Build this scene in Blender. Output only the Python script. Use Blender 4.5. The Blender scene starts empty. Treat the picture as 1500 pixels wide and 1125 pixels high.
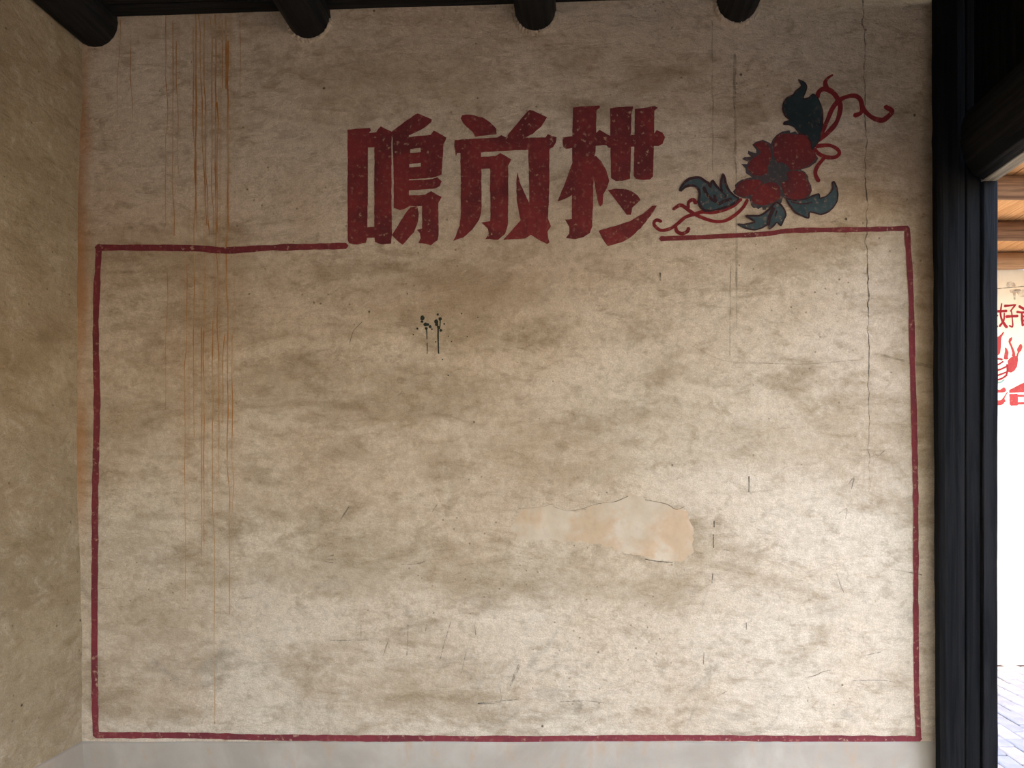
import bpy, bmesh, math, random
from mathutils import Vector, noise
from mathutils.geometry import tessellate_polygon

random.seed(7)
scene = bpy.context.scene
C = scene.collection

# ------------------------------------------------------------------ camera, sky, sun, exposure
F = 1127.0                     # focal length in pixels of the 1500 x 1125 frame
VX, VY = 845.0, 680.0          # where the wall's normal through the lens lands
S = 400.0                      # pixels per metre on the back wall (y = 0)
D = F / S                      # camera distance from the back wall
EYE = 1.5
cam_d = bpy.data.cameras.new('camera'); cam = bpy.data.objects.new('camera', cam_d); C.objects.link(cam)
cam.location = (0, -D, EYE); cam.rotation_euler = (math.pi/2, 0, 0)
cam_d.sensor_width = 36; cam_d.lens = 36*F/1500
cam_d.shift_x = -(VX-750)/1500; cam_d.shift_y = (VY-562.5)/1500
cam_d.clip_start = 0.05; cam_d.clip_end = 200
scene.camera = cam

world = bpy.data.worlds.new('sky'); scene.world = world; world.use_nodes = True
wn = world.node_tree.nodes; wl = world.node_tree.links
bg = wn['Background']; sky = wn.new('ShaderNodeTexSky'); sky.sky_type = 'NISHITA'
sky.sun_disc = False; sky.sun_elevation = math.radians(46); sky.sun_rotation = math.radians(210)
sky.air_density = 1.0; sky.dust_density = 1.6; sky.ozone_density = 1.0
wl.new(sky.outputs[0], bg.inputs[0]); bg.inputs[1].default_value = 0.32

sun_d = bpy.data.lights.new('sun_offscreen', 'SUN'); sun = bpy.data.objects.new('sun_offscreen', sun_d); C.objects.link(sun)
sun_d.energy = 3.2; sun_d.angle = 0.01; sun_d.color = (1, .95, .88)
SDIR = Vector((-.38, -.66, .74)).normalized()       # towards the sun
sun.rotation_euler = SDIR.to_track_quat('Z', 'Y').to_euler(); sun.location = (0, -8, 9)

vs = scene.view_settings
vs.view_transform = 'Standard'; vs.look = 'None'; vs.exposure = 2.48; vs.gamma = 1; vs.use_curve_mapping = False

# ------------------------------------------------------------------ helpers
def lin(r, g, b):
    f = lambda c: (c/255/12.92) if c <= 10 else ((c/255+.055)/1.055)**2.4
    return (f(r), f(g), f(b), 1)

class NT:
    """small node-tree writer"""
    def __init__(s, name):
        s.m = bpy.data.materials.new(name); s.m.use_nodes = True
        s.t = s.m.node_tree; s.n = s.t.nodes; s.l = s.t.links
        s.p = s.n['Principled BSDF']; s.out = s.n['Material Output']
        s.co = s.n.new('ShaderNodeTexCoord').outputs['Object']
    def put(s, sock, v):
        if hasattr(v, 'is_linked'): s.l.new(v, sock)
        else: sock.default_value = v
    def mp(s, scale=(1,1,1), loc=(0,0,0), rot=(0,0,0), src=None):
        m = s.n.new('ShaderNodeMapping'); s.l.new(src or s.co, m.inputs[0])
        m.inputs[1].default_value = loc; m.inputs[2].default_value = rot; m.inputs[3].default_value = scale
        return m.outputs[0]
    def noise(s, scale, detail=4, rough=.55, dist=0, vec=None):
        t = s.n.new('ShaderNodeTexNoise'); s.l.new(vec or s.co, t.inputs['Vector'])
        t.inputs['Scale'].default_value = scale; t.inputs['Detail'].default_value = detail
        t.inputs['Roughness'].default_value = rough; t.inputs['Distortion'].default_value = dist
        return t.outputs['Fac']
    def vor(s, scale, vec=None, feat='F1', out='Distance', rnd=1):
        t = s.n.new('ShaderNodeTexVoronoi'); t.feature = feat; s.l.new(vec or s.co, t.inputs['Vector'])
        t.inputs['Scale'].default_value = scale; t.inputs['Randomness'].default_value = rnd
        return t.outputs[out]
    def ramp(s, f, a, b, lo=0., hi=1., smooth=True):
        t = s.n.new('ShaderNodeMapRange'); t.interpolation_type = 'SMOOTHSTEP' if smooth else 'LINEAR'
        s.put(t.inputs[0], f); t.inputs[1].default_value = a; t.inputs[2].default_value = b
        t.inputs[3].default_value = lo; t.inputs[4].default_value = hi
        return t.outputs[0]
    def math(s, op, a, b=0.):
        t = s.n.new('ShaderNodeMath'); t.operation = op; s.put(t.inputs[0], a); s.put(t.inputs[1], b)
        return t.outputs[0]
    def mul(s, *a):
        r = a[0]
        for x in a[1:]: r = s.math('MULTIPLY', r, x)
        return r
    def add(s, a, b): return s.math('ADD', a, b)
    def mix(s, f, a, b, mode='MIX'):
        t = s.n.new('ShaderNodeMix'); t.data_type = 'RGBA'; t.blend_type = mode
        s.put(t.inputs[0], f); s.put(t.inputs[6], a); s.put(t.inputs[7], b)
        return t.outputs[2]
    def xyz(s, src=None):
        t = s.n.new('ShaderNodeSeparateXYZ'); s.l.new(src or s.co, t.inputs[0]); return t.outputs
    def bump(s, h, strength=.3, dist=.01):
        t = s.n.new('ShaderNodeBump'); t.inputs['Strength'].default_value = strength
        t.inputs['Distance'].default_value = dist; s.l.new(h, t.inputs['Height']); s.l.new(t.outputs[0], s.p.inputs['Normal'])
    def fin(s, col, rough=.9, spec=.2, alpha=None):
        s.put(s.p.inputs['Base Color'], col); s.put(s.p.inputs['Roughness'], rough)
        s.p.inputs['Specular IOR Level'].default_value = spec
        if alpha is not None: s.put(s.p.inputs['Alpha'], alpha)
        return s.m

def px(x): return (x-VX)/S
def pz(y): return EYE-(y-VY)/S

def link(name, me, mat=None, parent=None, smooth=False):
    o = bpy.data.objects.new(name, me); C.objects.link(o)
    if mat: me.materials.append(mat)
    if parent: o.parent = parent
    if smooth:
        for p in me.polygons: p.use_smooth = True
    return o
def bm_obj(name, bm, mat=None, parent=None, smooth=False):
    me = bpy.data.meshes.new(name); bm.normal_update(); bm.to_mesh(me); bm.free()
    return link(name, me, mat, parent, smooth)
def tag(o, label=None, cat=None, group=None, kind=None):
    if label: o['label'] = label
    if cat: o['category'] = cat
    if group: o['group'] = group
    if kind: o['kind'] = kind
    return o
def box_bm(x0, x1, y0, y1, z0, z1, bevel=0., bm=None, seg=1):
    b = bmesh.new()
    r = bmesh.ops.create_cube(b, size=1)
    for v in r['verts']:
        v.co = Vector(((x0+x1)/2+v.co.x*(x1-x0), (y0+y1)/2+v.co.y*(y1-y0), (z0+z1)/2+v.co.z*(z1-z0)))
    if bevel: bmesh.ops.bevel(b, geom=b.edges[:], offset=bevel, segments=seg, affect='EDGES')
    return b
def nz(x, y, z=0.): return noise.noise(Vector((x, y, z)))

# wall relief (metres towards the room = negative y)
def hb(x, z):
    return -(.007*nz(x*1.3+3, z*1.7, .3) + .0035*nz(x*3.2, z*5.5+9, 2.1) + .0016*nz(x*8+z*3, z*15, 5.))
def hl(y, z):
    return .010*nz(y*1.6+7, z*1.8, 8.3) + .004*nz(y*5, z*5.5, 4.1) + .0016*nz(y*11, z*12, 1.)

# ------------------------------------------------------------------ materials
def plaster(name, seed, ca=lin(196, 174, 149), cb=lin(213, 196, 175)):
    t = NT(name); so = (seed, seed*.7, seed*1.3)
    X, Y, Z = t.xyz()[0:3]
    v1 = t.mp((1.1, 1.1, 2.6), so, (0, math.radians(9), 0))
    v2 = t.mp((2.2, 2.2, 6.5), so, (0, math.radians(-14), 0))
    v3 = t.mp((4.5, 4.5, 11), so, (0, math.radians(12), 0))
    big = t.noise(1.5, 5, .6, .6, v1)
    med = t.noise(1.7, 6, .62, .8, v2)
    brush = t.noise(2.4, 5, .6, 1.2, v3)
    fine = t.noise(34, 5, .65)
    grain = t.noise(210, 2, .6)
    col = t.mix(t.ramp(t.noise(1.1, 3, .5, 0, t.mp((1,1,1.4), (seed+4,2,7))), .3, .7), ca, cb)
    m1 = t.ramp(big, .46, .74, 0, .5)
    col = t.mix(m1, col, lin(144, 121, 92))
    m2 = t.mul(t.ramp(med, .47, .72, 0, .48), t.ramp(big, .36, .6))
    col = t.mix(m2, col, lin(124, 103, 75))
    m3 = t.mul(t.ramp(brush, .52, .74, 0, .28), t.ramp(med, .42, .6))
    col = t.mix(m3, col, lin(112, 92, 60))
    col = t.mix(t.mul(t.ramp(t.noise(6, 6, .7, .4), .5, .72), .4), col, lin(212, 196, 174))
    mot = t.noise(13, 6, .68, .5, t.mp((1, 1, 1.7), so, (0, math.radians(18), 0)))
    col = t.mix(t.ramp(mot, .5, .72, 0, .42), col, lin(120, 98, 68))
    col = t.mix(t.ramp(mot, .28, .46, .3, 0), col, lin(216, 200, 180))
    col = t.mix(t.ramp(fine, .3, .75, 0, .3), col, lin(118, 100, 70))
    col = t.mix(t.ramp(grain, .3, .7, 0, .24), col, lin(84, 72, 52))
    # small pits and specks
    v = t.mp((1, 1, 1), so)
    spd = t.vor(11, v); spr = t.xyz(t.vor(11, v, out='Color'))[0]
    sp = t.mul(t.ramp(t.add(spd, t.mul(fine, .05)), .045, .095, 1, 0), t.ramp(spr, .66, .7))
    col = t.mix(t.mul(sp, .8), col, lin(58, 46, 33))
    spd2 = t.vor(34, v); spr2 = t.xyz(t.vor(34, v, out='Color'))[1]
    sp2 = t.mul(t.ramp(t.add(spd2, t.mul(fine, .1)), .12, .22, 1, 0), t.ramp(spr2, .86, .9))
    col = t.mix(t.mul(sp2, .5), col, lin(86, 70, 48))
    t.sp = t.add(sp, t.mul(sp2, .5))
    t.big, t.med, t.brush, t.fine, t.grain = big, med, brush, fine, grain
    t.X, t.Y, t.Z = X, Y, Z
    return t, col
def relief(t, extra=None):
    h = t.add(t.mul(t.noise(9, 6, .6, .5, t.mp((1,1,2.2))), 1.0), t.add(t.mul(t.brush, .3), t.add(t.mul(t.fine, .32), t.mul(t.noise(75, 4, .6), .12))))
    h = t.math('SUBTRACT', h, t.mul(t.sp, .35))
    if extra: h = t.add(h, extra)
    t.bump(h, .8, .014)

def band(t, v, a, b, soft):
    return t.mul(t.ramp(v, a-soft, a+soft), t.ramp(v, b-soft, b+soft, 1, 0))

def mat_back():
    t, col = plaster('mud_plaster_back', 3.1)
    X, Z = t.X, t.Z
    # rusty wash where rain has run down, orange earth at the left corner, grey scuffs low down
    streak = t.noise(1, 4, .7, .2, t.mp((40, 1, .5)))
    rust = t.mul(band(t, X, px(262), px(345), .09), t.ramp(streak, .3, .8), t.ramp(Z, pz(900), pz(500), .25, 1))
    col = t.mix(t.mul(rust, .42), col, lin(160, 112, 52))
    cor = t.mul(t.ramp(t.add(X, t.mul(t.math('SUBTRACT', t.noise(5, 3), .5), .06)), px(116), px(140), 1, 0), band(t, Z, pz(760), pz(60), .25))
    col = t.mix(t.mul(cor, t.ramp(t.noise(3.5, 4), .3, .6, .25, .75)), col, lin(158, 108, 62))
    blobs = None; wob = t.mul(t.math('SUBTRACT', t.noise(4.5, 6, .65, .6, t.mp((1, 1, 2))), .5), 2.6)
    for (bx_, by_, rx, ry, k) in ((640,405,80,22,.9),(950,640,210,60,.55),(830,690,110,32,.8),(480,835,170,42,.8),(720,845,220,34,.7),(310,455,70,26,.8),(600,590,120,60,.5),(330,845,90,34,.6),(1130,645,120,46,.6),(560,110,200,46,.6),(1335,530,56,18,.8),(900,865,130,28,.7),(250,900,110,40,.6),(300,375,90,28,.6),(760,430,80,22,.6),(1150,385,70,22,.6),(620,1000,130,36,.5),(200,620,70,50,.4),(420,560,80,40,.4),(990,545,90,26,.5),(170,800,60,60,.5)):
        dx = t.mul(t.math('SUBTRACT', X, px(bx_)), S/rx); dz = t.mul(t.math('SUBTRACT', Z, pz(by_)), S/ry)
        d = t.add(t.math('SQRT', t.add(t.mul(dx, dx), t.mul(dz, dz))), wob)
        m = t.ramp(d, .25, 1.3, k, 0)
        blobs = m if blobs is None else t.math('MAXIMUM', blobs, m)
    col = t.mix(t.mul(blobs, .4), col, lin(128, 107, 76))
    grey = t.mul(t.ramp(Z, .9, 1.25, 1, 0), t.ramp(t.noise(2.2, 7, .72, 1.4, t.mp((1.6,1,2.2),(5,1,2),(0,.5,0))), .53, .68))
    col = t.mix(t.mul(grey, .33), col, lin(104, 100, 92))
    relief(t)
    return t.fin(col, .95, .1)
def mat_left():
    t, col = plaster('mud_plaster_left', 11.7, lin(150, 133, 108), lin(172, 155, 128))
    relief(t)
    return t.fin(col, .95, .1)
def mat_plain_plaster(name, a, b, c):
    t = NT(name)
    col = t.mix(t.ramp(t.noise(2.5, 6, .6, .5), .35, .7), a, b)
    col = t.mix(t.ramp(t.noise(7, 6, .65, .3, t.mp((2,1,.8))), .5, .75, 0, .7), col, c)
    t.bump(t.noise(26, 5, .6), .2, .006)
    return t.fin(col, .8, .25)
def timber(name, a, b, axis, rough=.65, spec=.22, bmp=.35):
    t = NT(name)
    sc = {'x': (.7, 16, 16), 'y': (16, .7, 16), 'z': (16, 16, .7)}[axis]
    g = t.noise(2.2, 6, .65, .9, t.mp(sc)); g2 = t.noise(8, 4, .6, .3, t.mp(sc))
    col = t.mix(t.ramp(g, .32, .68), a, b)
    col = t.mix(t.ramp(g2, .5, .75, 0, .6), col, tuple(c*.45 for c in a[:3])+(1,))
    t.bump(t.add(g, t.mul(g2, .4)), bmp, .012)
    return t.fin(col, t.ramp(g, .3, .7, rough-.1, rough+.15), spec)
def paint(name, a, b, worn=.5, dark=None, seed=0.):
    t = NT(name)
    v = t.mp((1,1,1), (seed, 1, seed*.6))
    n1 = t.noise(7, 6, .65, .6, v); n2 = t.noise(60, 4, .6, 0, v); n3 = t.noise(5, 5, .6, .5, t.mp((9,1,1.2),(seed,0,0)))
    col = t.mix(t.ramp(n1, .35, .68), a, b)
    col = t.mix(t.ramp(n3, .5, .75, 0, .35), col, dark or tuple(c*.55 for c in a[:3])+(1,))
    col = t.mix(t.ramp(n2, .5, .75, 0, .4*worn), col, lin(170, 130, 105))
    fleck = t.mul(t.ramp(n2, .6, .68), t.ramp(n1, .42, .62))
    col = t.mix(t.mul(fleck, worn), col, lin(176, 146, 122))
    t.bump(t.add(t.noise(30, 5, .6), t.mul(n2, .4)), .25, .008)
    return t.fin(col, .78, .2)
def stain(name, c, op=.6, sc=40., lo=.35, hi=.65):
    t = NT(name)
    return t.fin(c, .9, .1, t.mul(t.ramp(t.noise(sc, 5, .65), lo, hi, .15, 1), op))

M = {}
M['back'] = mat_back(); M['left'] = mat_left()
M['right'] = mat_plain_plaster('plaster_right', lin(176, 158, 126), lin(196, 180, 150), lin(130, 110, 78))
M['ledge'] = mat_plain_plaster('limewash_ledge', lin(150, 138, 124), lin(172, 160, 146), lin(168, 136, 108))
M['floor'] = mat_plain_plaster('earth_floor', lin(112, 98, 78), lin(128, 112, 92), lin(90, 76, 58))
M['far'] = mat_plain_plaster('limewash_far', lin(218, 206, 184), lin(224, 214, 196), lin(216, 190, 146))
M['black_y'] = timber('black_timber_y', lin(24, 23, 23), lin(15, 15, 15), 'y')
M['black_z'] = timber('black_timber_z', lin(20, 19, 19), lin(12, 12, 13), 'z', .8, .08)
M['black_x'] = timber('black_timber_x', lin(30, 27, 24), lin(20, 18, 17), 'x', .8)
M['jamb'] = timber('worn_jamb', lin(20, 19, 21), lin(11, 11, 13), 'z', .7, .1)
M['head'] = timber('worn_head', lin(150, 140, 122), lin(104, 94, 80), 'y', .7)
M['eave'] = timber('brown_timber', lin(126, 96, 72), lin(84, 60, 45), 'x', .8, .15)
M['plate'] = timber('pale_brown_timber', lin(168, 134, 100), lin(132, 98, 70), 'x', .8, .15)
M['board'] = timber('orange_board', lin(206, 160, 110), lin(178, 128, 82), 'y', .8, .15, .2)
M['red'] = paint('red_wall_paint', lin(122, 46, 46), lin(92, 38, 40), .7, lin(74, 33, 35))
M['line'] = paint('red_line_paint', lin(116, 46, 50), lin(98, 40, 44), .7, lin(76, 36, 40), 4.)
M['petal'] = paint('petal_paint', lin(112, 40, 40), lin(90, 40, 42), .4, lin(70, 40, 42), 8.)
M['slate'] = paint('slate_paint', lin(60, 62, 64), lin(76, 62, 64), .4, lin(44, 46, 48), 2.)
M['teal'] = paint('teal_paint', lin(66, 84, 88), lin(48, 64, 69), .7, lin(42, 48, 52), 5.)
M['tealdark'] = paint('dark_teal_paint', lin(42, 56, 58), lin(35, 46, 48), .2, lin(34, 42, 42), 6.)
M['ink'] = paint('dark_outline_paint', lin(62, 36, 40), lin(44, 36, 40), .4, None, 3.)
M['tendril'] = paint('tendril_paint', lin(126, 36, 38), lin(104, 34, 38), .4, None, 9.)
M['farred'] = paint('far_red_paint', lin(150, 34, 42), lin(138, 36, 44), .2, lin(124, 34, 40), 1.)
M['farpink'] = paint('far_pink_paint', lin(166, 62, 62), lin(156, 58, 56), .3, lin(146, 50, 50), 2.)
M['fargreen'] = paint('far_green_paint', lin(110, 140, 130), lin(130, 160, 150), .3, None, 2.)
t = NT('rust_run'); M['rust'] = t.fin(t.mix(t.ramp(t.noise(9, 5, .65, 0, t.mp((1, 1, .6))), .35, .62), lin(172, 146, 112), lin(160, 108, 56)), .9, .1)
M['crack'] = stain('crack_dark', lin(62, 50, 38), .7, 30, .3, .6)
M['faint'] = stain('faint_line', lin(110, 98, 74), .4, 14)
M['splat'] = stain('ink_splash', lin(46, 48, 40), .95, 60, .2, .4)
M['pencil'] = stain('pencil_scuff', lin(96, 94, 90), .5, 60, .35, .6)
M['greystain'] = stain('grey_stain', lin(150, 130, 120), .5, 12)

# ------------------------------------------------------------------ structure
def relief_wall(name, u0, u1, z0, z1, step, fn, mat, thick):
    """gridded front face (u, z) -> fn(u, z) point, closed by a flat back; thick = offset vector"""
    nu = max(2, int((u1-u0)/step)); nzv = max(2, int((z1-z0)/step))
    bm = bmesh.new(); g = []
    for j in range(nzv+1):
        g.append([bm.verts.new(fn(u0+(u1-u0)*i/nu, z0+(z1-z0)*j/nzv)) for i in range(nu+1)])
    for j in range(nzv):
        for i in range(nu): bm.faces.new((g[j][i], g[j][i+1], g[j+1][i+1], g[j+1][i]))
    ring = g[0][:] + [r[-1] for r in g[1:]] + g[-1][-2::-1] + [r[0] for r in g[-2:0:-1]]
    back = []
    for v in ring:
        c = v.co + Vector(thick); back.append(bm.verts.new(c))
    n = len(ring)
    for i in range(n): bm.faces.new((ring[(i+1) % n], ring[i], back[i], back[(i+1) % n]))
    bm.faces.new(back)
    bmesh.ops.recalc_face_normals(bm, faces=bm.faces[:])
    return bm_obj(name, bm, mat, None, True)

FX0, FX1, FZ = -1.6, 1.3, 2.3                # opening in the added front wall, sized to shape the light
XL = px(117)                                    # left wall face
YD = -3.8                                      # near side of the doorway
XR = 1.40                                   # room side of the doorway
wall_back = tag(relief_wall('wall_back', XL-.2, px(1378), 0, 3.4, .018, lambda x, z: Vector((x, hb(x, z), z)), M['back'], (0, .26, 0)),
                'stained beige mud plaster wall with red lettering and painted frame', kind='structure')
def left_pt(y, z):
    return Vector((XL + hl(y, z) + .012*math.sin(z*2.3+.4)*max(0, 1+y*.9 if y > -1.1 else 0), y, z))
wall_left = tag(relief_wall('wall_left', -4.6, .2, 0, 3.4, .022, left_pt, M['left'], (-.25, 0, 0)),
                'mottled grey-brown mud plaster side wall meeting the lettered wall', kind='structure')
b = box_bm(XR+.0, XR+.16, -4.6, YD-.1, 0, 3.4)
wall_right = tag(bm_obj('wall_right', b, M['right']), 'plain plaster wall beyond the doorway on the yard side', kind='structure')
tag(bm_obj('floor', box_bm(XL-.2, XR+.14, -4.6, .26, -.12, 0), M['floor']), 'packed earth floor of the room', kind='structure')
# paler limewashed dado at the foot of both walls
zt = pz(1086)
def dado_top(u): return zt+.004*nz(u*3, 2.2, 1)
tag(relief_wall('baseboard_back', XL-.1, px(1377), 0, 1, .02, lambda x, q: Vector((x, hb(x, q*dado_top(x))-.006, q*dado_top(x))), M['ledge'], (0, .03, 0)),
    'pale limewashed band along the foot of the lettered wall', kind='structure')
def dl(y, q):
    v = left_pt(y, q*dado_top(y*.7)); v.x += .006; return v
tag(relief_wall('baseboard_left', -4.58, .02, 0, 1, .025, dl, M['ledge'], (-.03, 0, 0)),
    'pale limewashed band along the foot of the side wall', kind='structure')
# front of the room, behind the viewer: unseen wall added to restrict the light, with one opening
fb = bmesh.new()
for (a, b_, c, d) in ((XL-.25, FX0, 0, 3.5), (FX1, XR+.2, 0, 3.5), (FX0, FX1, FZ, 3.5)):
    q = box_bm(a, b_, -4.85, -4.6, c, d); me_ = bpy.data.meshes.new('q'); q.to_mesh(me_); q.free(); fb.from_mesh(me_); bpy.data.meshes.remove(me_)
tag(bm_obj('wall_front_added', fb, M['right']), 'unseen plain plaster wall added with an opening to restrict light on the lettered wall', kind='structure')

# ceiling: slab with dark boards, a little lower on the left
TILT = .033
def ceil_z(x): return pz(25) + TILT*(x-px(170))
cb = box_bm(XL-.3, XR+.35, -6.8, .5, 0, .1)  # unseen overhang past the front wall, added to cut sun and floor bounce
for v in cb.verts: v.co.z += ceil_z(v.co.x)+.035
ceiling = tag(bm_obj('ceiling', cb, M['black_x']), 'dark timber roof above the lettered wall', kind='structure')
cbm = box_bm(XL-.28, XR+.33, -.085, .085, 0, .034, .004)
for v in cbm.verts: v.co.z += TILT*v.co.x
cme = bpy.data.meshes.new('plank'); cbm.to_mesh(cme); cbm.free(); cme.materials.append(M['black_x'])
for i in range(28):
    o = bpy.data.objects.new('plank', cme); C.objects.link(o); o.parent = ceiling
    o.location = (0, .20-.178*i, ceil_z(0)+.003*random.random())

# yard ground, bricks, far wall
t = NT('yard_ground'); br = t.n.new('ShaderNodeTexBrick'); t.l.new(t.mp((1,1,1), (0,0,0), (0,0,math.pi/2)), br.inputs[0])
br.inputs['Color1'].default_value = lin(106, 101, 97); br.inputs['Color2'].default_value = lin(94, 89, 86); br.inputs['Mortar'].default_value = lin(80, 72, 68)
br.inputs['Scale'].default_value = 1; br.inputs['Brick Width'].default_value = .23; br.inputs['Row Height'].default_value = .105; br.inputs['Mortar Size'].default_value = .006
M['ground'] = t.fin(br.outputs[0], .9, .2)
t = NT('yard_bed'); M['bed'] = t.fin(t.mix(t.noise(20, 4), lin(96, 88, 84), lin(76, 68, 64)), .95, .1)
gb = bmesh.new(); bmesh.ops.create_grid(gb, x_segments=1, y_segments=1, size=40)
for v in gb.verts: v.co.z = -.02
ground = tag(bm_obj('ground', gb, M['ground']), 'pale brick paving of the sunny yard beyond the doorway', kind='structure')
WF = 194.7; YF = F/WF - D                      # far wall: pixels per metre, its y
bed = bm_obj('mortar_bed', box_bm(1.68, 6.6, .2, YF+.02, -.019, -.008), M['bed'], ground)
def brickmat(name, a, b):
    t = NT(name); c = t.mix(t.ramp(t.noise(9, 5, .65), .3, .7), a, b); t.bump(t.noise(40, 4), .3, .006); return t.fin(c, .9, .2)
bms = [brickmat('brick_%d' % i, lin(*c), lin(*d)) for i, (c, d) in enumerate([((158,153,154),(142,138,139)), ((150,147,150),(136,133,136)), ((172,160,153),(156,146,139))])]
bmes = []
for i in range(3):
    bb = box_bm(-.05, .05, -.112, .112, -.045, 0, .006); me = bpy.data.meshes.new('brick'); bb.to_mesh(me); bb.free(); me.materials.append(bms[i]); bmes.append(me)
rest = bmesh.new()
for i in range(46):
    x = 1.75 + i*.106
    for j in range(12):
        y = .34 + j*.2325 + (.116 if i % 2 else 0)
        if y > YF-.05: continue
        loc = (x+random.uniform(-.002, .002), y+random.uniform(-.003, .003), random.uniform(-.004, .004))
        rot = (random.uniform(-.012, .012), random.uniform(-.02, .02), random.uniform(-.012, .012))
        if i < 24:
            o = bpy.data.objects.new('brick', random.choice(bmes)); C.objects.link(o); o.parent = ground
            o.location = loc; o.rotation_euler = rot
        else:
            k0 = len(rest.verts); rest.from_mesh(bmes[0]); rest.verts.ensure_lookup_table()
            for v in rest.verts[k0:]: v.co += Vector(loc)
tag(bm_obj('far_bricks', rest, bms[1], ground), kind='stuff')
def fx(x): return (x-VX)/WF
def fz(y): return EYE-(y-VY)/WF
wall_far = tag(bm_obj('wall_far', box_bm(1.2, 6.9, YF, YF+.3, -.02, fz(395)), M['far']), 'whitewashed wall with red slogan across the yard, partly in sun', kind='structure')

tag(bm_obj('wall_yard_bounce', box_bm(6.6, 6.9, -9, YF-.02, -.02, 3.6), M['far']), 'unseen whitewashed wall added across the yard to bounce sunlight through the doorway', kind='structure')  # invented out of view as a sunlit reflector for the lettered wall

# ------------------------------------------------------------------ flat paint that follows the wall
def densify(pts, step, closed=True):
    out = []; n = len(pts)
    for i in range(n if closed else n-1):
        a, b_ = Vector(pts[i]), Vector(pts[(i+1) % n]); k = max(1, int((b_-a).length/step))
        out += [a.lerp(b_, q/k) for q in range(k)]
    if not closed: out.append(Vector(pts[-1]))
    return out
def smooth_line(pts, it=3):
    """open Catmull-Rom curve"""
    P = [Vector(p) for p in pts]; P = [P[0]*2-P[1]] + P + [P[-1]*2-P[-2]]; out = []
    for i in range(1, len(P)-2):
        for q in range(6):
            u = q/6; a, b_, c, d = P[i-1], P[i], P[i+1], P[i+2]
            out.append(.5*((2*b_)+(c-a)*u+(2*a-5*b_+4*c-d)*u*u+(3*b_-a-3*c+d)*u**3))
    out.append(P[-2]); return out
def smooth_poly(pts, n=4):
    P = [Vector(p) for p in pts]; m = len(P)
    return [_cr(P[i-1], P[i], P[(i+1) % m], P[(i+2) % m], q/n) for i in range(m) for q in range(n)]
def _cr(a, b_, c, d, u, k=.55):
    m1 = (c-a)*.5*k; m2 = (d-b_)*.5*k
    return b_*(2*u**3-3*u**2+1) + m1*(u**3-2*u**2+u) + c*(-2*u**3+3*u**2) + m2*(u**3-u**2)
def jit(p, amp, f=70., s=0.):
    return Vector((p.x+amp*nz(p.x*f+s, p.y*f, 1.5), p.y+amp*nz(p.x*f+s, p.y*f, 7.5)))

class Paint:
    """collects flat shapes in wall metres (x, z); build() lays them on a wall surface"""
    def __init__(s, surf, off=.0012, amp=.0016, step=.012, maxe=.045):
        s.bm = bmesh.new(); s.surf = surf; s.off = off; s.amp = amp; s.step = step; s.maxe = maxe; s.k = 0
    def poly(s, pts, holes=(), seed=0.):
        loops = []
        for lp in [pts]+list(holes):
            loops.append([jit(p, s.amp, 70, seed) for p in densify(lp, s.step)])
        flat = [p for lp in loops for p in lp]
        tris = tessellate_polygon([[Vector((p.x, p.y, 0)) for p in lp] for lp in loops])
        b = bmesh.new(); vs_ = [b.verts.new((p.x, p.y, 0)) for p in flat]
        for t_ in tris:
            try: b.faces.new([vs_[i] for i in t_])
            except ValueError: pass
        for _ in range(4):
            lo = [e for e in b.edges if e.calc_length() > s.maxe]
            if not lo: break
            bmesh.ops.subdivide_edges(b, edges=lo, cuts=1)
            bmesh.ops.triangulate(b, faces=b.faces[:])
        s._take(b)
    def _take(s, b):
        off = s.off + .00004*s.k; s.k += 1; mp_ = {}
        for v in b.verts: mp_[v] = s.bm.verts.new(s.surf(v.co.x, v.co.y, off))
        for f in b.faces:
            q = [mp_[v] for v in f.verts]
            nrm = (q[1].co-q[0].co).cross(q[2].co-q[0].co)
            if nrm.y > 0: q.reverse()
            try: s.bm.faces.new(q)
            except ValueError: pass
        b.free()
    def line(s, pts, w, taper=(1., 1.), vary=.12, seed=0., smooth=True, caps=True):
        P = smooth_line(pts) if smooth and len(pts) > 2 else [Vector(p) for p in pts]
        P = densify(P, s.step, False); n = len(P); L = []; R = []
        for i, p in enumerate(P):
            d = (P[min(n-1, i+1)]-P[max(0, i-1)]); d = d.normalized() if d.length > 0 else Vector((1, 0))
            nn = Vector((-d.y, d.x)); u = i/(n-1)
            ww = w*(taper[0]+(taper[1]-taper[0])*u)*(1+vary*2*nz(p.x*25+seed, p.y*25, 3.3))/2
            L.append(jit(p+nn*ww, s.amp*.5)); R.append(jit(p-nn*ww, s.amp*.5))
        b = bmesh.new(); lv = [b.verts.new((q.x, q.y, 0)) for q in L]; rv = [b.verts.new((q.x, q.y, 0)) for q in R]
        for i in range(n-1): b.faces.new((rv[i], rv[i+1], lv[i+1], lv[i]))
        if caps:
            for (pp, dirv, a, c, k) in ((P[0], P[0]-P[1], lv[0], rv[0], taper[0]), (P[-1], P[-1]-P[-2], rv[-1], lv[-1], taper[1])):
                e = b.verts.new((pp.x+dirv.normalized().x*w*k*.4, pp.y+dirv.normalized().y*w*k*.4, 0)); b.faces.new((a, c, e))
        s._take(b)
    def blob(s, c, r, seed=0., n=10):
        s.poly([(c[0]+r*(1+.35*nz(i*1.7, seed, 2))*math.cos(i*6.2832/n), c[1]+r*(1+.35*nz(i*1.7, seed, 2))*math.sin(i*6.2832/n)) for i in range(n)])
    def build(s, name, mat, parent, label=None, kind=None):
        o = bm_obj(name, s.bm, mat, parent)
        return tag(o, label, kind=kind)

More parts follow.
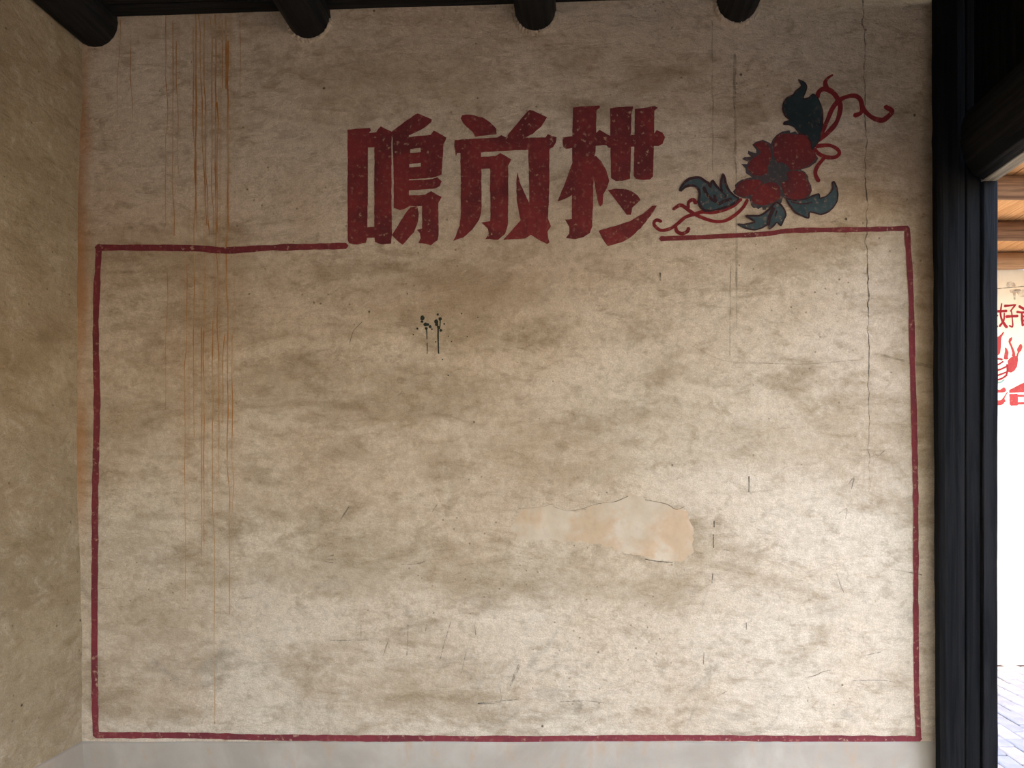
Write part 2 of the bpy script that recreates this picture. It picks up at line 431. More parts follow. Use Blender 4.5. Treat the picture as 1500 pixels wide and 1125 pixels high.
def on_back(x, z, off): return Vector((x, hb(x, z)-off, z))
def on_far(x, z, off): return Vector((x, YF-off, z))
def crop(ox, oy, k):
    return lambda pts: [(px(ox+x/k), pz(oy+y/k)) for x, y in pts]
c1 = crop(490, 140, 4.892); c2 = crop(650, 140, 4.891); c3 = crop(800, 140, 4.891)
cA = crop(1080, 180, 6.62); cB = crop(1130, 100, 6.617); cC = crop(950, 240, 9.375)
im = crop(0, 0, 1)

# --- three big characters
p = Paint(on_back)
p.poly(c1([(92,245),(150,238),(255,234),(262,250),(247,268),(298,262),(333,222),(412,260),(408,320),(409,700),(411,990),(405,1060),(340,1068),(290,1050),(285,1018),(235,1018),(225,1055),(160,1068),(105,1058),(95,1040),(92,660),(96,460),(93,300)]),
       [c1([(240,372),(285,370),(285,700),(285,940),(235,942),(239,700)])])
p.poly(c1([(400,268),(420,250),(500,190),(580,132),(597,125),(640,145),(697,170),(692,190),(640,232),(590,260),(533,285),(533,600),(533,795),(500,812),(470,820),(424,805),(424,600),(418,400),(418,310)]))
p.poly(c1([(515,299),(600,290),(690,280),(710,248),(755,272),(803,298),(798,320),(782,345),(775,450),(768,565),(735,580),(700,588),(620,597),(515,600)]),
       [c1([(543,382),(616,376),(618,405),(543,410)]), c1([(535,490),(620,482),(620,508),(535,516)])])
p.poly(c1([(515,608),(620,606),(700,598),(738,585),(770,615),(755,650),(720,668),(640,672),(515,682)]))
p.poly(c1([(515,715),(600,714),(650,708),(690,685),(768,728),(745,770),(744,900),(748,1000),(738,1035),(715,1050),(690,1074),(660,1062),(600,1058),(617,1020),(610,985),(590,962),(628,955),(628,793),(515,795)]))
p.poly(c1([(545,800),(592,793),(605,850),(600,900),(570,980),(490,1068),(450,1040),(410,1000),(445,945),(480,890),(520,830)]))
p.build('painted_character', M['red'], wall_back, 'bold dark red character of a mouth box beside a bird shape, farthest from the flower')
p = Paint(on_back)
p.poly(c2([(122,160),(132,138),(160,133),(215,138),(280,155),(335,190),(375,235),(377,275),(300,283),(225,294),(210,262),(175,232),(165,225),(140,195)]))
p.poly(c2([(440,300),(520,205),(600,110),(612,100),(640,105),(690,128),(742,152),(700,215),(640,270),(575,304)]))
p.poly(c2([(78,318),(250,307),(380,297),(412,281),(440,295),(600,298),(730,297),(745,272),(775,285),(808,295),(805,335),(785,365),(750,382),(605,387),(440,395),(300,404),(265,410),(120,412),(95,412),(86,438),(82,405),(74,360)]))
p.poly(c2([(120,400),(268,400),(270,600),(270,840),(255,890),(205,960),(140,1015),(65,1040),(85,1005),(112,930),(122,850),(122,600)]))
p.poly(c2([(260,440),(370,432),(405,412),(485,455),(462,500),(462,700),(460,930),(440,990),(390,1035),(300,1028),(325,990),(318,955),(270,910),(335,900),(333,700),(333,523),(260,525)]))
p.poly(c2([(605,378),(757,372),(757,640),(748,880),(768,935),(745,975),(748,1020),(758,1050),(740,1062),(680,1035),(625,998),(585,1025),(425,1035),(450,1010),(500,950),(552,895),(540,850),(522,740),(520,600),(528,545),(545,620),(575,690),(612,768),(612,600)]))
p.build('painted_character', M['red'], wall_back, 'bold dark red character with two slanted strokes on top, in the middle of three')
p = Paint(on_back)
p.poly(c3([(192,85),(250,78),(383,70),(385,85),(362,105),(358,260),(354,400),(343,440),(340,600),(335,800),(330,940),(315,985),(270,1015),(210,1030),(140,1020),(165,990),(165,940),(135,888),(183,885),(187,700),(187,500),(187,300),(190,200)]))
p.poly(c3([(118,298),(190,288),(345,278),(383,242),(440,278),(470,290),(560,285),(770,275),(792,247),(835,265),(852,300),(835,345),(805,362),(720,362),(450,372),(430,352),(350,357),(190,372),(140,378),(125,365),(118,330)]))
p.poly(c3([(200,440),(160,560),(125,655),(82,757),(130,745),(195,705)]))
p.poly(c3([(338,425),(360,432),(395,470),(430,530),(452,610),(435,665),(410,710),(405,780),(385,798),(372,770),(350,650),(338,590)]))
p.poly(c3([(457,92),(520,82),(625,77),(622,95),(610,140),(608,400),(602,595),(550,610),(500,612),(465,590),(460,300)]))
p.poly(c3([(635,97),(720,85),(780,75),(802,88),(775,110),(772,400),(765,580),(745,600),(690,607),(645,598),(628,575),(632,300)]))
p.poly(c3([(443,678),(490,667),(560,668),(610,685),(655,715),(677,748),(650,775),(618,805),(608,855),(578,855),(540,805),(480,725)]))
p.poly(c3([(375,970),(480,940),(600,900),(690,850),(735,815),(760,790),(793,790),(750,860),(680,950),(600,1020),(540,1055),(440,1080),(405,1030)]))
p.build('painted_character', M['red'], wall_back, 'bold dark red character of a tree shape beside twin bars, nearest the flower')

# --- painted frame
frame = Paint(on_back, amp=.0014)
frame.line(im([(143,363),(200,363),(290,364),(330,367),(400,363),(507,360)]), 9/S, seed=1)
fr = frame.build('painted_frame', M['line'], wall_back, 'thin dark red painted border line around the empty panel')
def fl(pts, w, seed):
    q = Paint(on_back, off=.0017+.0002*seed, amp=.0014); q.line(im(pts), w/S, seed=seed); q.build('border_line', M['line'], fr)
fl([(146,361),(143,420),(141,500),(143,600),(141,700),(139,850),(140,1000),(142,1077)], 9.5, 2)
fl([(142,1076),(250,1077),(400,1080),(600,1081),(800,1082),(1000,1081),(1200,1082),(1347,1082)], 9, 3)
fl([(1329,334),(1333,400),(1335,470),(1337,560),(1340,700),(1341,850),(1342,1000),(1345,1081)], 8, 4)
fl([(968,350),(1040,347),(1120,343),(1160,338),(1250,336.5),(1330,334)], 7, 5)

# --- painted flower with leaves and tendrils
def sp(conv, pts, n=3): return smooth_poly(conv(pts), n)
p = Paint(on_back, amp=.0012)
base = [(325,205),(340,165),(380,120),(430,88),(505,76),(512,100),(560,83),(580,105),(640,110),(720,140),(760,200),(745,250),(750,290),(785,345),(760,385),(700,430),(615,455),(655,475),(685,520),(690,560),(715,610),(722,660),(700,715),(640,755),(560,765),(470,745),(440,725),(425,780),(400,792),(360,800),(330,830),(282,825),(277,843),(245,850),(235,820),(200,840),(182,825),(160,832),(130,805),(122,760),(115,738),(60,735),(5,715),(-35,690),(-44,665),(-20,640),(-27,605),(10,570),(50,550),(110,535),(140,530),(85,490),(75,445),(38,402),(95,400),(105,380),(45,352),(65,335),(130,330),(100,300),(105,270),(150,290),(185,295),(180,260),(145,215),(180,185),(245,170),(300,190)]
p.poly(cA(base))
flower = p.build('painted_flower', M['slate'], wall_back, 'dark red peony with teal leaves and curling tendrils painted at the corner')
petals = [[(345,210),(380,135),(440,105),(520,112),(600,115),(700,140),(735,190),(715,250),(740,300),(770,340),(700,410),(600,450),(520,460),(480,410),(430,390),(380,380),(350,300)],
 [(165,215),(230,185),(290,205),(320,260),(330,340),(310,390),(290,430),(290,480),(230,510),(160,510),(100,450),(110,400),(150,350),(210,310),(225,280)],
 [(-30,650),(10,585),(100,555),(200,550),(240,580),(170,640),(150,700),(60,720),(-10,705)],
 [(150,700),(180,640),(240,600),(330,575),(400,610),(420,680),(400,740),(340,780),(260,800),(170,790),(135,750)],
 [(430,590),(490,560),(470,500),(510,470),(600,470),(660,500),(670,550),(700,610),(710,670),(660,730),(570,745),(480,730),(450,680)]]
for i, q in enumerate(petals):
    p = Paint(on_back, off=.0022, amp=.004); p.poly(sp(cA, q)); p.build('petal', M['petal'], flower)
leaves = [(cB, [(258,112),(300,130),(325,150),(338,185),(325,240),(305,285),(315,305),(360,292),(400,258),(440,290),(470,350),(490,420),(490,560),(475,640),(460,700),(420,760),(390,790),(380,720),(330,650),(270,640),(245,610),(215,575),(160,552),(115,548),(130,525),(175,508),(135,470),(105,400),(115,345),(150,290),(210,260),(240,220),(280,190),(290,165)], 'tealdark', 1.6),
 (cA, [(470,740),(560,757),(660,745),(720,715),(790,692),(800,735),(860,715),(910,670),(925,630),(920,585),(935,575),(960,630),(972,690),(965,760),(930,820),(880,865),(810,890),(700,865),(690,925),(640,910),(560,870),(510,810)], 'teal', 1.5),
 (cA, [(375,775),(420,800),(455,850),(468,900),(445,950),(420,1000),(385,965),(350,1000),(310,1030),(300,985),(240,1020),(170,1040),(100,1030),(40,1010),(0,985),(60,988),(170,965),(130,935),(80,905),(140,905),(210,905),(260,880),(320,830)], 'teal', 1.8),
 (cC, [(435,380),(440,330),(490,260),(560,210),(640,192),(710,195),(770,240),(820,270),(850,330),(855,270),(880,235),(920,300),(1010,395),(990,320),(1000,220),(1020,145),(1045,200),(1055,270),(1100,370),(1180,450),(1240,490),(1140,570),(1000,620),(850,650),(760,640),(710,590),(685,520),(700,420),(690,360),(640,310),(570,300),(500,320)], 'teal', 2.6)]
for i, (cv, q, m, w) in enumerate(leaves):
    pts = sp(cv, q, 3)
    p = Paint(on_back, off=.0026, amp=.001); p.poly(pts); lf = p.build('leaf', M[m], flower)
    p = Paint(on_back, off=.0036, amp=.001, step=.006); p.line(pts+[pts[0]], 1.3*w/S, vary=.3, smooth=False, caps=False)
    if i == 3:
        p.line(cC([(760,330),(800,420),(860,490),(920,520),(900,440)]), 4.5/S); p.line(cC([(960,560),(1040,520),(1130,490)]), 4/S); p.line(cC([(1010,395),(1060,450),(1020,480)]), 2/S)
    if i == 2: p.line(cA([(350,830),(310,920),(300,990)]), 5/S); p.line(cA([(380,860),(360,920)]), 2/S)
    if i == 1: p.line(cA([(520,770),(620,790),(720,775)]), 2/S)
    p.build('leaf_outline', M['ink'], flower)
tend = [(cC, [(1270,490),(1150,590),(1000,650),(870,675),(740,665),(620,695),(500,740),(390,830),(290,895),(170,915),(90,860),(75,810),(110,775),(170,792)], 4.2),
 (cC, [(1355,500),(1290,610),(1180,710),(1060,780),(930,795),(780,760),(610,680),(500,600),(430,570),(340,625)], 4.2),
 (cC, [(545,610),(550,530),(610,495),(650,540)], 4.6), (cC, [(370,865),(390,930),(460,960),(530,930),(552,885)], 4.2),
 (cB, [(455,700),(520,650),(620,540),(660,420),(655,340),(590,240),(510,205),(460,230),(440,285)], 5.6),
 (cB, [(470,660),(530,530),(590,390),(650,320),(720,285),(800,275),(855,310),(880,390),(930,450),(1000,495),(1080,505),(1150,450),(1160,415),(1100,380)], 5.6),
 (cB, [(530,205),(520,140),(545,100),(590,70)], 6.5), (cB, [(870,395),(860,440),(800,465)], 5),
 (cB, [(430,758),(560,750),(640,790),(655,830),(610,865),(520,860),(450,825),(415,790)], 5), (cB, [(510,870),(440,960),(425,1030),(455,1095)], 5)]
for i, (cv, q, w) in enumerate(tend):
    tp = (1, .35) if i == 6 else (1, 1.1)
    p = Paint(on_back, off=.0014+.0001*i, amp=.001, step=.007); p.line(cv(q), 1.15*w/S, tp, seed=i); p.build('tendril', M['tendril'], flower)

# --- cracks, rust runs, splashes, scuffs: marks on the plaster
p = Paint(on_back, off=.0007, amp=.001)
drips = [(243,20,330,1.4),(253,30,345,1.6),(258,60,260,1.2),(283,40,340,1.5),(287,22,640,2.2),(291,22,330,2.0),(299,30,345,1.8),(308,24,345,1.6),(316,22,700,2.0),(318,150,340,1.8),(331,24,130,3.2),(334,60,900,2.4),(326,30,130,1.6),(352,30,140,1.0),
         (274,380,880,1.2),(296,480,830,1.4),(304,400,800,1.6),(312,470,1060,1.2),(327,490,620,1.6),(338,490,800,1.2),(246,400,600,1.0),(177,30,180,1.),(192,60,180,1.)]
for k, (x, y0, y1, w) in enumerate(drips):
    pts = []; xx = x
    n = max(3, int((y1-y0)/30))
    for i in range(n+1):
        if random.random() < .12: xx += random.choice((-2.5, 2.5))
        pts.append((xx+random.uniform(-.5, .5), y0+(y1-y0)*i/n))
    p.line(im(pts), w*1.0/S, (1, .5), .3, seed=k)
p.build('rust_streak', M['rust'], wall_back, 'rusty orange water streaks running down from the ceiling')
def crackpts(x0, y0, x1, y1, amp, step=6):
    n = int(abs(y1-y0)/step); return [(x0+(x1-x0)*i/n+amp*nz(i*.45, x0, 1)+amp*.6*nz(i*.13, y0, 4), y0+(y1-y0)*i/n) for i in range(n+1)]
p = Paint(on_back, off=.0007, amp=.0008)
p.line(im(crackpts(1264, 0, 1272, 450, 4)), 1.6/S, (.8, 1), .5, smooth=False); p.line(im(crackpts(1272, 450, 1273, 720, 3)), 1.2/S, (1, .4), .5, smooth=False)
p.line(im([(967,400),(967,411)]), 2.2/S, smooth=False); p.line(im([(1097,698),(1097,720)]), 2.4/S, smooth=False)
p.line(im([(1046,763),(1046,772)]), 1.8/S, smooth=False); p.line(im([(1045,783),(1045,802)]), 1.8/S, smooth=False); p.line(im([(1044,840),(1043,854)]), 1.6/S, smooth=False)
p.line(im([(1183,992),(1195,989),(1205,984),(1216,982)]), 1.8/S, (.5, .4)); p.line(im([(1305,834),(1325,837),(1350,842)]), 1.6/S, (.4, 1))
p.line(im([(810,742),(830,748),(850,746),(875,738),(900,735),(920,727)]), 1./S, (.5, 1), .4); p.line(im([(760,745),(790,743),(810,738)]), 1/S, (.5, .5)); p.line(im([(945,732),(975,738),(990,746),(1003,742)]), 1/S)
p.line(im([(945,819),(960,822),(985,824)]), 1.2/S); p.line(im([(1093,912),(1093,922)]), 1.4/S, smooth=False); p.line(im([(1031,955),(1030,973)]), 1.2/S, smooth=False)
p.line(im([(530,472),(518,485),(512,505)]), .9/S); p.line(im([(40,0),(46,5),(12,10)]), .5/S)
p.build('crack', M['crack'], wall_back, 'long thin vertical crack and small nicks in the plaster')
p = Paint(on_back, off=.0006, amp=.0014)
p.line(im(crackpts(1076, 80, 1077, 240, 1.5, 12)), 4.5/S, (1, .8), .4); p.line(im(crackpts(1078, 240, 1079, 480, 1.5, 12)), 4/S, (.8, .5), .4); p.line(im(crackpts(1043, 30, 1044, 250, 1.5, 12)), 1.6/S)
p.line(im(crackpts(1070, 380, 1069, 520, 1, 12)), 1.6/S)
p.line(im([(1010,505),(1060,528),(1120,532),(1180,533),(1260,527)]), 2/S, (.5, .6), .6); p.line(im([(1290,520),(1330,530),(1370,538)]), 5/S, (.6, 1), .5)
p.build('water_mark', M['faint'], wall_back, 'faint vertical water marks beside the flower')
p = Paint(on_back, off=.0008, amp=.0012, step=.004)
cS = crop(550, 420, 7.5)
for (x, y, r) in [(685,305,13),(712,355,20),(757,408,10),(668,385,24),(675,415,18),(515,345,26),(513,382,14),(550,415,22),(575,415,16),(602,440,18),(622,467,10),(462,462,12),(418,528,8),(720,480,17),(560,460,16),(690,440,14),(948,298,8),(837,603,8),(738,800,7),(803,545,6),(1010,548,7),(663,610,7),(1125,338,6),(800,975,8),(350,77,7)]:
    p.blob(cS([(x, y)])[0], r/7.5/S*1.0, x)
p.line(cS([(713,370),(712,420),(705,465)]), 14/7.5/S); p.line(cS([(692,450),(690,540),(692,620),(696,735)]), 14/7.5/S, (1.3, 1)); p.line(cS([(563,470),(567,520),(568,580)]), 12/7.5/S, (1.2, .8)); p.line(cS([(570,620),(572,690),(570,740)]), 9/7.5/S)
p.build('ink_splash', M['splat'], wall_back, 'small dark ink splash with two short drips below the first character')
p = Paint(on_back, off=.0006, amp=.0012, step=.008)
scr = [((529,915),(529,935)),((570,935),(562,960)),((598,915),(596,960)),((625,915),(622,930)),((660,912),(650,945),(645,965)),((683,955),(676,985)),((695,915),(697,930)),((760,975),(748,1003)),((556,940),(559,938)),((733,1010),(732,1028),(700,1030),(760,1024)),((820,1028),(860,1027),(885,1030)),((485,938),(540,937)),((1250,997),(1290,996),(1310,999)),((1265,960),(1290,955)),((1240,712),(1250,700),(1247,716)),((1228,752),(1240,745),(1238,760)),((1280,660),(1285,668),(1295,660)),((1060,805),(1068,806)),((1225,840),(1232,860),(1236,868)),((500,760),(512,742)),((633,750),(641,738)),((588,827),(612,826),(622,822)),((480,815),(489,813)),((482,820),(488,819)),((482,824),(488,824)),((1050,1020),(1065,1012))]
for k, q in enumerate(scr):
    p.line(im(list(q)), (7 if k == 7 else 1.7)/S, (.8, .8), .4, seed=k)
p.build('pencil_scuff', M['pencil'], wall_back, 'faint grey pencil scratches low on the plaster', kind='stuff')
# repaired patch: pale peach skim coat
t = NT('skim_patch')
pc = t.mix(t.ramp(t.noise(7, 4, .6, .3), .42, .6), lin(194, 178, 158), lin(190, 160, 130))
pc = t.mix(t.ramp(t.noise(5, 6, .7), .4, .62, .6, 0), pc, lin(172, 151, 124))
pc = t.mix(t.ramp(t.noise(40, 5, .65), .35, .75, 0, .35), pc, lin(150, 128, 104))
t.bump(t.noise(16, 5), .4, .008)
M['patch'] = t.fin(pc, .9, .1)
p = Paint(on_back, off=.0009, amp=.012, step=.012)
p.poly(im([(750,775),(762,752),(775,742),(805,738),(822,746),(842,750),(858,744),(885,735),(912,730),(922,724),(945,730),(970,735),(990,746),(1000,742),(1012,762),(1016,785),(1013,812),(1000,822),(960,820),(930,812),(905,806),(880,798),(845,792),(800,792),(760,793)]))
p.build('plaster_patch', M['patch'], wall_back, 'irregular pale peach patch of fresh plaster below the panel centre')

# ------------------------------------------------------------------ timbers of the room
def log_bm(p0, p1, r, seg=20, rings=24, wob=.03, seed=0., squash=1.):
    bm = bmesh.new(); p0 = Vector(p0); p1 = Vector(p1); ax = (p1-p0).normalized()
    up = Vector((0, 0, 1)) if abs(ax.z) < .9 else Vector((1, 0, 0)); sx = ax.cross(up).normalized(); sy = sx.cross(ax)
    prev = None; first = None
    for i in range(rings+1):
        c = p0.lerp(p1, i/rings) + sx*(.012*nz(i*.25, seed, 1)) ; ring = []
        for k in range(seg):
            a = k*2*math.pi/seg; rr = r*(1+wob*nz(math.cos(a)*1.6+seed, math.sin(a)*1.6, i*.3))
            ring.append(bm.verts.new(c+sx*math.cos(a)*rr+sy*math.sin(a)*rr*squash))
        if prev:
            for k in range(seg): bm.faces.new((prev[k], prev[(k+1) % seg], ring[(k+1) % seg], ring[k]))
        else: first = ring
        prev = ring
    bm.faces.new(first[::-1]); bm.faces.new(prev); bmesh.ops.recalc_face_normals(bm, faces=bm.faces[:])
    return bm
for i, (cx, cy, r, lab) in enumerate([(139,34,.083,'round black log beam in the corner against the side wall'),
        (452,26,.078,'round black log beam just beside the rusty streaks'),
        (784,16,.075,'round black log beam above the middle character'),
        (1078,4,.074,'round black log beam above the flower painting')]):
    o = bm_obj('ceiling_beam', log_bm((px(cx), .12, pz(cy)), (px(cx), -4.8, pz(cy)+.01), r, seed=i*3.7, squash=1.08), M['black_y'], None, True)
    tag(o, lab, 'beam', 'log beams under the roof')

# ragged plaster lips where the logs enter the wall
for i, (cx, cy, r) in enumerate([(452,26,.078),(784,16,.075),(1078,4,.074)]):
    bm = bmesh.new(); rows = []
    for k in range(41):
        a = math.radians(186+168*k/40); ro = r+.006+.008*abs(nz(k*.55, i*5, 1))+.004*nz(k*1.9, i, 6); yo = -.014-.010*nz(k*.8, i*3, 2)
        ring = []
        for rr, y in ((r*.97, .01), (r*.97, yo), (ro*.985, yo), (ro+.008, .012)):
            ring.append(bm.verts.new((px(cx)+rr*math.cos(a), y, pz(cy)+rr*1.08*math.sin(a))))
        if rows:
            q = rows[-1]
            for m in range(4): bm.faces.new((q[m], q[(m+1) % 4], ring[(m+1) % 4], ring[m]))
        rows.append(ring)
    bm.faces.new(rows[0]); bm.faces.new(rows[-1][::-1]); bmesh.ops.recalc_face_normals(bm, faces=bm.faces[:])
    bm_obj('plaster_lip', bm, M['back'], wall_back)

# doorway timbers
post = bpy.data.objects.new('door_post', None); C.objects.link(post); post.location = (px(1395), -.06, 0)
tag(post, 'tall black timber post at the end of the lettered wall', 'post')
def child(o, par):
    o.parent = par
    for v in o.data.vertices: v.co -= par.location
    return o
def wavy_post(name, x0, x1, y0, y1, z0, z1, mat, par, amp=.004, lean=0., bev=.012, seed=0.):
    bm = bmesh.new(); n = 60; pr = []
    for i in range(n+1):
        z = z0+(z1-z0)*i/n; ring = []
        for (x, y, q) in ((x0+bev, y0, 0), (x1-bev, y0, 1), (x1, y0+bev, 2), (x1, y1, 3), (x0, y1, 4), (x0, y0+bev, 5)):
            ring.append(bm.verts.new((x+lean*(z-z0)+amp*nz(z*3.1, q//3*3+seed, 2)+amp*.5*nz(z*14, q//3*3+seed, 5), y+amp*.5*nz(z*4, q+seed, 9), z)))
        if pr:
            for k in range(6): bm.faces.new((pr[k], pr[(k+1) % 6], ring[(k+1) % 6], ring[k]))
        else: bm.faces.new(ring[::-1])
        pr = ring
    bm.faces.new(pr); bmesh.ops.recalc_face_normals(bm, faces=bm.faces[:])
    o = bm_obj(name, bm, mat, None)
    if par: child(o, par)
    return o
YP = -.12                                        # room face of the doorway timbers
KP = (D+YP)/F
def qx(x): return (x-VX)*KP
def qz(y): return EYE-(y-VY)*KP
# column: its hidden flank is chamfered back to the wall
bm = bmesh.new(); pr = []; n = 70
for i in range(n+1):
    z = 3.19*i/n; w = .0035*nz(z*3.1, 2, 2)+.002*nz(z*15, 5, 5)+.0015*nz(z*40, 5, 5); le = -.0055*(z-.6)
    pts = [(px(1374)+le+w, .004), (qx(1376)+le+w, YP+.03), (qx(1379)+le+w, YP+.01), (qx(1386)+le, YP), (qx(1404)+le*.5, YP-.004), (qx(1414), YP+.004), (qx(1417), YP+.02), (qx(1417), .004)]
    ring = [bm.verts.new((x, y, z)) for x, y in pts]
    if pr:
        for k in range(8): bm.faces.new((pr[k], pr[(k+1) % 8], ring[(k+1) % 8], ring[k]))
    else: bm.faces.new(ring[::-1])
    pr = ring
bm.faces.new(pr); bmesh.ops.recalc_face_normals(bm, faces=bm.faces[:])
child(bm_obj('column', bm, M['black_z']), post)
wavy_post('side_board', qx(1418), qx(1438.8), YP+.012, .004, 0, 3.18, M['black_z'], post, .0012, 0, .003, 4.)
dfr = bpy.data.objects.new('door_frame', None); C.objects.link(dfr); dfr.location = (qx(1450), YP+.06, 0)
tag(dfr, 'worn timber frame of the doorway to the sunny yard', 'door frame')
zl = qz(265)
wavy_post('jamb', qx(1440.5), qx(1462), YP, .06, 0, zl+.088, M['jamb'], dfr, .002, 0, .003, 8.)
hbm = box_bm(qx(1438.5), qx(1460), YD-.1, YP+.01, zl, zl+.09, .002); child(bm_obj('head', hbm, M['head'], None), dfr)
hbm = box_bm(qx(1440), qx(1462), YD-.1, YD, 0, zl, .004); child(bm_obj('jamb', hbm, M['jamb'], None), dfr)
# lintel log with a rounded shoulder towards the room
x0, x1, z0, z1 = qx(1405), qx(1437), zl, qz(158)
prof = [(qx(1440), z0), (qx(1424), z0+.02), (qx(1411), z0+.07), (x0, z0+.125), (x0+.004, z1-.06), (x0+.018, z1-.02), (x0+.045, z1), (x1+.07, z1), (x1+.07, z0+.092), (x1, z0+.092)]
bm = bmesh.new(); pr = []
for i in range(31):
    y = YP-.006+(YD-.2-YP)*i/30; ring = [bm.verts.new((x+.003*nz(y*2, k, 1), y, z+.003*nz(y*2.5, k, 4))) for k, (x, z) in enumerate(prof)]
    if pr:
        for k in range(len(prof)): bm.faces.new((pr[k], pr[(k+1) % len(prof)], ring[(k+1) % len(prof)], ring[k]))
    else: bm.faces.new(ring[::-1])
    pr = ring
bm.faces.new(pr); bmesh.ops.recalc_face_normals(bm, faces=bm.faces[:])
tag(bm_obj('lintel_beam', bm, M['black_y']), 'thick black rounded lintel beam over the doorway', 'beam')
# boarding above the lintel
up = bpy.data.objects.new('board_panel', None); C.objects.link(up); up.location = (XR, -1.0, z1)
tag(up, 'black upright boards filling the wall above the lintel', 'boarding')
for i in range(20):
    y = YP-.006-.187*i
    child(bm_obj('board', box_bm(qx(1424)+random.uniform(0, .004), qx(1424)+.05, y-.185, y, z1-.004, 3.2, .004), M['black_z']), up)

# ------------------------------------------------------------------ eaves across the yard
ZB = 3.07
for k, (dist, r, mat, lab) in enumerate([(4.19, .064, 'eave', 'brown eave beam nearest the doorway lintel'),
        (4.97, .063, 'eave', 'brown eave beam between the orange boards next to the wall plate'),
        (5.70, .062, 'plate', 'pale brown timber plate lying on top of the slogan wall')]):
    y = dist-D
    tag(bm_obj('eave_beam', log_bm((1.65, y, ZB-.064), (6.55, y, ZB-.064), r, 14, 40, .05, k*2.), M[mat], None, True), lab, 'beam', 'eave beams across the yard')
eave = bpy.data.objects.new('eave_boarding', None); C.objects.link(eave); eave.location = (3, 2, ZB)
tag(eave, 'orange wooden boards under the eaves across the yard', 'eaves')
ebm = box_bm(-.073, .073, .92, YF+.35, 0, .025, .003); eme = bpy.data.meshes.new('board'); ebm.to_mesh(eme); ebm.free(); eme.materials.append(M['board'])
for i in range(32):
    o = bpy.data.objects.new('board', eme); C.objects.link(o); o.parent = eave
    o.location = (1.7+.149*i-3, -2, random.uniform(0, .004))

# ------------------------------------------------------------------ writing on the far wall
def fcrop(ox, oy, k): return lambda pts: [(fx(ox+x/k), fz(oy+y/k)) for x, y in pts]
f1 = fcrop(1450, 395, 10.72); f2 = fcrop(1450, 480, 8.66)
U = 1/10.72/WF
def FP(off=.0015): return Paint(on_far, off=off, amp=.002, step=.015, maxe=.3)
p = FP(); p.line(f1([(185,530),(175,600),(165,690),(185,780),(230,860),(265,905)]), 36*U, (.5, 1.3)); p.line(f1([(225,680),(215,800),(150,890)]), 34*U, (.6, 1)); p.line(f1([(115,655),(180,652),(262,648)]), 40*U)
p.line(f1([(230,572),(310,565),(405,550),(320,655)]), 36*U, (1, .6), smooth=False); p.line(f1([(338,655),(352,780),(355,895),(305,880)]), 26*U, (.7, 1)); p.line(f1([(255,740),(340,732),(435,728)]), 42*U)
p.build('painted_character', M['farred'], wall_far, 'small red character on the whitewashed wall across the yard')
p = FP(); p.line(f1([(20,650),(60,730),(120,720)]), 38*U); p.line(f1([(60,760),(90,860),(110,895)]), 40*U); p.line(f1([(40,890),(120,895)]), 30*U)
p.build('painted_character', M['farred'], wall_far, 'red character half hidden behind the door jamb')
p = FP(); p.line(f1([(460,575),(500,600),(536,620)]), 44*U); p.line(f1([(700,570),(640,620)]), 40*U); p.line(f1([(425,665),(520,672),(740,655)]), 40*U); p.line(f1([(500,690),(505,780),(515,880)]), 36*U); p.line(f1([(660,690),(660,880)]), 36*U)
for yy in (735, 800, 868): p.line(f1([(510,yy),(660,yy)]), 30*U)
p.build('painted_character', M['farred'], wall_far, 'red character with stacked bars at the slogan end across the yard')
lan = FP(); lan.poly(smooth_poly(f2([(225,555),(232,480),(225,420),(260,380),(320,360),(352,360),(355,420),(345,490),(310,545),(265,570)])))
lan.poly(smooth_poly(f2([(230,400),(180,400),(178,360),(192,300),(190,250),(215,265),(235,315),(228,370)])))
lan.poly(smooth_poly(f2([(278,360),(285,320),(260,240),(235,180),(245,140),(280,118),(275,165),(262,185),(290,250),(318,320),(318,370)])))
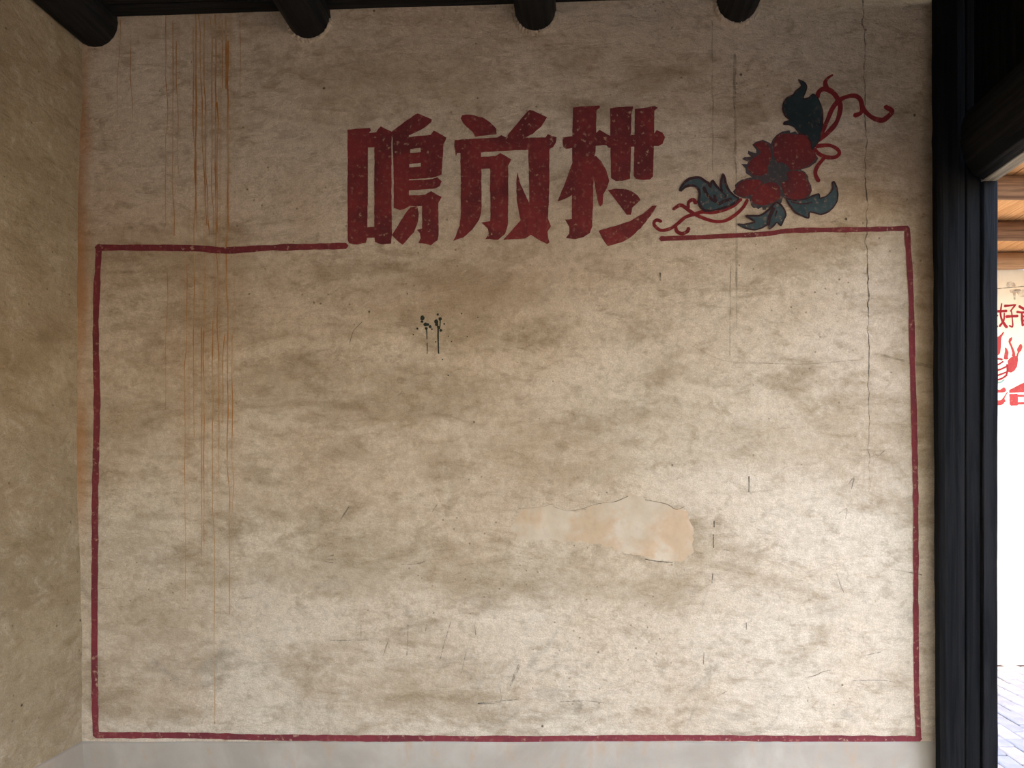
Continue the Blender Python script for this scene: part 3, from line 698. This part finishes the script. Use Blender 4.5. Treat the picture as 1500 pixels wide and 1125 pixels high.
lan.poly(smooth_poly(f2([(335,360),(350,310),(345,270),(375,215),(395,205),(412,240),(395,290),(365,330),(352,380)])))
lan.poly(smooth_poly(f2([(78,130),(140,85),(170,55),(180,65),(145,130),(140,220),(130,320),(90,360),(40,370),(40,160)])))
lo_ = lan.build('painted_lotus', M['farpink'], wall_far, 'pink flame-shaped ornament with striped ball across the yard')
st = FP(.003)
for q in ([(60,400),(110,395),(155,405)], [(60,475),(110,465),(165,430)], [(60,545),(130,530),(205,495)], [(70,615),(140,590),(215,560)], [(80,665),(150,645),(215,600)], [(215,470),(222,540),(205,610)]):
    st.line(f2(q), 26/8.66/WF, (1, .8))
st.build('stripe', M['farred'], lo_)
st = FP(.003); st.line(f2([(90,695),(130,695),(180,660)]), 20/8.66/WF); st.build('stripe', M['fargreen'], lo_)
p = FP(); p.poly(f2([(245,790),(433,695),(560,640),(640,700),(640,815),(433,818),(245,828)])); p.poly(f2([(245,840),(350,838),(352,850),(640,850),(640,880),(355,880),(355,945),(640,942),(640,975),(355,975),(345,990),(270,992),(250,970)]))
p.build('painted_character', M['farpink'], wall_far, 'large pink block character under the ornament across the yard')
p = FP(); p.poly(smooth_poly(f2([(40,780),(130,785),(180,755),(205,790),(180,820),(40,825)]))); p.poly(smooth_poly(f2([(40,930),(130,920),(165,890),(215,815),(225,820),(185,900),(200,930),(160,975),(110,985),(40,985)])))
p.build('painted_character', M['farpink'], wall_far, 'pink brush character half hidden beside the door jamb')
p = FP(); p.line(f1([(60,300),(300,285),(536,262),(800,250)]), 10*U); p.line(f1([(390,325),(430,318),(480,322)]), 14*U); p.build('crack', M['crack'], wall_far, 'thin dark crack under the eaves')
p = FP(.001); p.poly(smooth_poly(f1([(255,250),(270,200),(330,185),(390,215),(400,260),(300,275)]))); p.poly(smooth_poly(f1([(310,320),(400,310),(480,315),(560,300),(700,330),(700,420),(480,430),(440,390),(410,360),(400,470),(375,465),(360,370),(320,360)])))
p.build('stain', M['greystain'], wall_far, 'brownish damp stain under the eaves')
